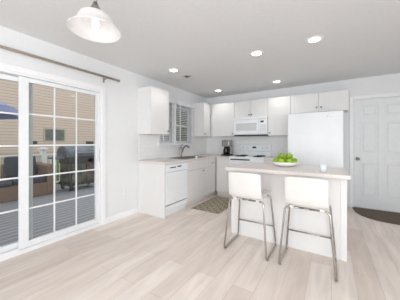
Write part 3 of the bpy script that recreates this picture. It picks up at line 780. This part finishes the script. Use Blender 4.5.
make_stool(-.204, 'white bar stool with chrome sled legs nearest the right end of the island')

# ------------------------------------------------------------------ fruit bowl, apples, glass
bx, by, bz = -.528, 2.98, .9125
t = thing('fruit_bowl', 'shallow white oval bowl holding green apples on the island', 'bowl', (bx, by, bz))
prof = [(0, .0), (.085, .0), (.10, .004), (.145, .022), (.172, .050), (.176, .062), (.170, .062), (.162, .050), (.135, .028), (.09, .012), (0, .010)]
MB().lathe([(r, z + bz) for r, z in prof], (bx, by, 0), 'Z', 48).build('bowl', 'porcelain', t)
apple0 = None
R_ = .040
spots = [(0, 0, .056, 'apple in the middle under the heap')]
names = ['rear apple at the right end of the bowl', 'rear apple right of centre in the bowl', 'rear apple left of centre in the bowl', 'apple at the left end of the bowl', 'front apple left of centre in the bowl', 'front apple right of centre in the bowl', 'front apple at the right end of the bowl']
for k in range(7):
    a_ = radians(50 + k * 360 / 7)
    spots.append((.112 * cos(a_),   .112 * sin(a_), .068, names[k]))
spots += [(-.040, -.030, .131, 'topmost apple at the left of the heap'), (.050, -.002, .131, 'upper apple at the right of the heap')]
for i, (dx, dy, dz, l) in enumerate(spots):
    if apple0 is None:
        a = thing('apple', '', 'apple', (0, 0, 0), 'green apples in the bowl')
        MB().lathe([(0, -.032), (.010, -.036), (.022, -.034), (.034, -.018), (.041, .004), (.040, .018), (.032, .032), (.018, .037), (.008, .033), (0, .026)], (0, 0, 0), 'Z', 24).build('fruit', 'apple_green', a)
        MB().tube([(0, 0, .026), (.002, 0, .036), (.006, .001, .046)], .0016, 6).build('stem', 'apple_stem', a)
        apple0 = a
    else:
        a = copy_tree(apple0)
    a.location = (bx + dx, by + dy, bz + dz)
    a.rotation_euler = (random.uniform(-.5, .5), random.uniform(-.5, .5), random.uniform(0, 6))
    a.scale = (1.08, 1.08, 1.08)
    a['label'] = 'green ' + l
gx, gy = -.075, 2.60
t = thing('drinking_glass', 'small frosted glass tumbler near the right end of the island top', 'glass', (gx, gy, bz))
MB().lathe([(0, bz), (.034, bz), (.038, bz + .085), (.034, bz + .085), (.031, bz + .012), (0, bz + .010)], (gx, gy, 0), 'Z', 32).build('tumbler', 'frosted_glass', t)
MB().lathe([(0, bz + .0108), (.030, bz + .0125), (.0325, bz + .055), (0, bz + .055)], (gx, gy, 0), 'Z', 32).build('candle_wax', 'plastic_white', t)

# ------------------------------------------------------------------ rugs
m = MB().box(-2.215, -1.64, 3.18, 4.20, .0005, .009, .002)
r = tag(m.build('runner_rug', 'rug_pattern', at=(-1.93, 3.7, 0)), 'taupe and cream patterned rug on the floor before the sink', 'rug')
poly = []
mxc, rx_, ry_, e_ = .86, .525, .66, 2.6
for k in range(41):
    a = pi + pi * k / 40
    c_, s_ = cos(a), sin(a)
    poly.append((mxc + rx_ * abs(c_) ** (2 / e_) * (1 if c_ > 0 else -1), YB - .03 + ry_ * abs(s_) ** (2 / e_) * (1 if s_ > 0 else -1)))
m = MB().prism(poly, .0005, .010)
tag(m.build('doormat', 'doormat', at=(mxc, YB - .3, 0)), 'dark brown half-round mat at the foot of the panelled door', 'doormat')

# ------------------------------------------------------------------ outdoors: deck, railing, furniture, grill, neighbour
DK = -.06
m = MB().box(-7.15, XL - T - .002, -4, 9, DK - .1, DK)
tag(m.build('deck', 'deck_boards'), 'grey board deck outside the sliding door', 'deck', kind='structure')
m = MB().box(-40, -7.2, -20, 40, DK - 1.0, DK - .9)
tag(m.build('lawn', 'lawn'), 'green lawn below the deck', 'lawn', kind='structure')
RLX = -7.0
t = thing('deck_railing', 'white deck railing with balusters behind the wicker sofa', 'railing', (RLX, 3, DK))
MB().box(RLX - .05, RLX + .05, -1.0, 8.0, .86, .90, .006).build('top_rail', 'rail_white', t)
MB().box(RLX - .03, RLX + .03, -1.0, 8.0, .02, .07, .006).build('bottom_rail', 'rail_white', t)
yy = -.93
while yy < 7.98:
    MB().box(RLX - .018, RLX + .018, yy - .018, yy + .018, .07, .86).build('baluster', 'rail_white', t); yy += .125
for yy in (-.6, 2.62, 5.4, 7.95):
    pp = MB().box(RLX - .055, RLX + .055, yy - .055, yy + .055, DK + .001, 1.03, .004).build('post', 'rail_white', t)
    MB().box(RLX - .10, RLX + .10, yy - .10, yy + .10, 1.03, 1.065, .01).box(RLX - .06, RLX + .06, yy - .06, yy + .06, 1.065, 1.09, .02).build('post_cap', 'rail_white', pp)

# wicker sofa
t = thing('wicker_sofa', 'brown wicker sofa with slate cushions on the deck', 'sofa', (-6.3, 1.8, DK))
MB().box(-6.70, -5.92, .85, 2.32, DK + .001, .26, .02).build('base', 'wicker', t)
MB().box(-6.72, -5.90, 2.30, 2.50, DK + .001, .68, .03).build('armrest', 'wicker', t)
MB().box(-6.85, -6.66, 1.68, 2.50, DK + .001, .70, .03).build('back', 'wicker', t)
MB().box(-6.62, -5.93, .88, 1.66, .262, .38, .04).build('seat_cushion', 'cushion_slate', t)
MB().box(-6.62, -5.93, 1.67, 2.29, .262, .40, .04).build('seat_cushion', 'cushion_slate', t)
MB().obox((-6.56, 1.99, .64), (.17, .62, .50), Matrix.Rotation(radians(-10), 4, 'Y'), .06).build('back_cushion', 'cushion_slate', t)

# covered grill
gx, gy = -6.05, 3.18
t = thing('gas_grill', 'grey-hooded gas grill with side shelves and wheels on the deck', 'grill', (gx, gy, DK))
for dx in (-.24, .24):
    for dy in (-.38, .38): MB().box(gx + dx - .025, gx + dx + .025, gy + dy - .025, gy + dy + .025, .06, .70).build('leg', 'grill_black', t)
MB().box(gx - .26, gx + .26, gy - .42, gy + .02, .16, .66, .01).build('cabinet', 'grill_olive', t)
MB().box(gx - .26, gx + .28, gy + .03, gy + .42, .16, .80, .01).build('door_panel', 'grill_brown', t)
MB().box(gx - .29, gx + .29, gy - .44, gy + .44, .08, .16, .01).build('bottom_shelf', 'grill_black', t)
MB().box(gx - .28, gx + .28, gy - .44, gy + .44, .66, .84, .02).build('firebox', 'grill_black', t)
lp = [(.30, .84), (.305, .90), (.27, 1.02), (.18, 1.11), (.05, 1.145), (-.08, 1.14), (-.2, 1.08), (-.27, .97), (-.29, .84)]
tb = bmesh.new(); va = [tb.verts.new((gx + x, gy - .50, z)) for x, z in lp]; f = tb.faces.new(va)
e = bmesh.ops.extrude_face_region(tb, geom=[f]); bmesh.ops.translate(tb, vec=(0, .98, 0), verts=[v for v in e['geom'] if isinstance(v, bmesh.types.BMVert)])
bmesh.ops.recalc_face_normals(tb, faces=tb.faces[:]); bmesh.ops.bevel(tb, geom=tb.edges[:], offset=.02, segments=2, affect='EDGES', profile=.5)
m = MB(); m._add(tb); ld = m.build('lid', 'grill_cover_grey', t)
MB().tube([(gx + .27, gy - .32, .95), (gx + .34, gy - .32, .96), (gx + .34, gy + .32, .96), (gx + .27, gy + .32, .95)], .014, 8).build('handle', 'stainless', ld)
for s in (-1, 1):
    MB().box(gx - .25, gx + .25, min(gy + s * .51, gy + s * .72), max(gy + s * .51, gy + s * .72), .80, .85, .015).build('side_shelf', 'grill_cover_grey', t)
for dx in (-.24, .24):
    for s in (-1, 1):
        MB().lathe([(.02, -.022), (.062, -.022), (.072, 0), (.062, .022), (.02, .022)], (gx + dx, gy + s * .36, DK + .0725), 'Y', 20, True).build('wheel', 'grill_black', t)

# blue patio umbrella
ux, uy = -5.6, .35
t = thing('patio_umbrella', 'blue patio umbrella open over the left part of the deck', 'umbrella', (ux, uy, DK))
m = MB(); tb = bmesh.new(); NS = 8
tip = tb.verts.new((ux, uy, 2.38)); ring = []; ring2 = []; midr = []
for k in range(NS * 4):
    a = 2 * pi * k / (NS * 4); sc_ = 1 - .04 * abs(sin(a * NS / 2))
    midr.append(tb.verts.new((ux + .75 * sc_ * cos(a), uy + .75 * sc_ * sin(a), 2.15))); ring.append(tb.verts.new((ux + 1.3 * sc_ * cos(a), uy + 1.3 * sc_ * sin(a), 1.86))); ring2.append(tb.verts.new((ux + 1.3 * sc_ * cos(a), uy + 1.3 * sc_ * sin(a), 1.73)))
for k in range(NS * 4):
    q = (k + 1) % (NS * 4)
    tb.faces.new((tip, midr[k], midr[q])); tb.faces.new((midr[k], ring[k], ring[q], midr[q])); tb.faces.new((ring[k], ring2[k], ring2[q], ring[q]))
m._add(tb); cn = m.build('canopy', 'umbrella_blue', t)
sm = cn.modifiers.new('Solidify', 'SOLIDIFY'); sm.thickness = .008
MB().tube([(ux, uy, DK + .05), (ux, uy, 2.46)], .02, 12).build('pole', 'rail_white', t)
MB().lathe([(0, DK + .001), (.24, DK + .001), (.24, DK + .05), (.05, DK + .09), (.03, DK + .2), (0, DK + .2)], (ux, uy, 0)).build('base', 'grill_black', t)
for k in range(8):
    a = 2 * pi * k / 8
    MB().tube([(ux + .03 * cos(a), uy + .03 * sin(a), 2.35), (ux + .75 * cos(a), uy + .75 * sin(a), 2.13), (ux + 1.28 * cos(a), uy + 1.28 * sin(a), 1.845)], .007, 6).build('rib', 'rail_white', t)

# neighbour's house
NX = -13.0
t = thing('neighbour_house', 'beige vinyl-sided house across the yard behind the railing', 'house', (NX - 3, 3, DK - .9))
MB().box(NX - 6, NX, -12, 9.2, .75, 7.5).build('siding_wall', 'siding', t)
MB().box(NX - 5.98, NX + .02, -12, 9.2, DK - .9, .75).build('foundation', 'stone_tan', t)
MB().box(NX - 6.2, NX + .45, -12.2, 9.5, 7.5, 7.7).build('eave', 'rail_white', t)
m = MB(); b2 = bmesh.new()
va = [b2.verts.new(p) for p in ((NX + .5, -12.2, 7.7), (NX - 6.3, -12.2, 7.7), (NX - 2.9, -12.2, 10))]; f = b2.faces.new(va)
e = bmesh.ops.extrude_face_region(b2, geom=[f]); bmesh.ops.translate(b2, vec=(0, 21.7, 0), verts=[v for v in e['geom'] if isinstance(v, bmesh.types.BMVert)])
bmesh.ops.recalc_face_normals(b2, faces=b2.faces[:]); m._add(b2); m.build('roof', 'vent_dark', t)
def hwin(y0, y1, z0, z1, mat, fr=.06):
    f = MB()
    f.box(NX + .0005, NX + .03, y0 - fr, y0, z0 - fr, z1 + fr); f.box(NX + .0005, NX + .03, y1, y1 + fr, z0 - fr, z1 + fr); f.box(NX + .0005, NX + .03, y0, y1, z1, z1 + fr); f.box(NX + .0005, NX + .03, y0, y1, z0 - fr, z0)
    f = f.build('window', 'siding' if fr < .03 else 'stone_tan', t)
    MB().box(NX + .0005, NX + .015, y0, y1, z0, z1).build('pane', mat, f)
def ray_y(px, X):
    u = (px - 200) / 207.6; a = radians(32.34)
    return X * (cos(a) + u * sin(a)) / (-sin(a) + u * cos(a))
hwin(ray_y(45, NX), ray_y(64, NX), 1.34, 1.95, 'window_dark')
for a, b in ((31.5, 37), (86, 93)):
    MB().box(NX + .0005, NX + .06, ray_y(a, NX), ray_y(b, NX), 1.14, 1.31, .01).build('wall_vent', 'vent_dark', t)

# hedge and trees
m = MB()
for i, (x, y, r, hz) in enumerate([(-8.2, .2, .55, .9), (-8.3, 1.1, .5, .85), (-8.2, 2.0, .5, .75), (-8.3, 2.9, .45, .7), (-8.2, 3.8, .6, .95), (-8.4, 4.8, .6, .9)]):
    m.blob((x, y, DK - .9 + hz * .9), r, r * .95, hz * .95, i, .08, 3); m.leaves((x, y, DK - .9 + hz * .9), r * 1.02, r, hz, 500, .07, i)
tag(m.build('hedge', 'leaf_green', at=(-8.3, 2.2, DK - .9)), 'green shrubs growing behind the white deck railing', 'hedge', kind='stuff')
def tree(x, y, h, r, mat, label, seed):
    t = thing('tree', label, 'tree', (x, y, DK - .9), 'trees in the yard')
    MB().tube([(x, y, DK - .9), (x + .05, y, h * .5), (x, y + .05, h * .8)], [.16, .12, .06], 10).build('trunk', 'bark', t)
    m = MB()
    rnd = random.Random(seed)
    for k in range(6):
        c = (x + rnd.uniform(-.6, .6) * r, y + rnd.uniform(-.6, .6) * r, h * .7 + rnd.uniform(-.25, .3) * h)
        m.blob(c, r * .6, r * .6, r * .55, seed + k, .1, 3); m.leaves(c, r * .66, r * .66, r * .6, 420, .12, seed + k)
    m.build('foliage', mat, t)
tree(-9.0, 11.6, 2.9, 1.15, 'leaf_pale', 'pale green tree outside the kitchen window, nearest the house', 11)
tree(-17.0, 24.5, 4.6, 2.2, 'leaf_green', 'darker green tree farther off outside the kitchen window', 23)
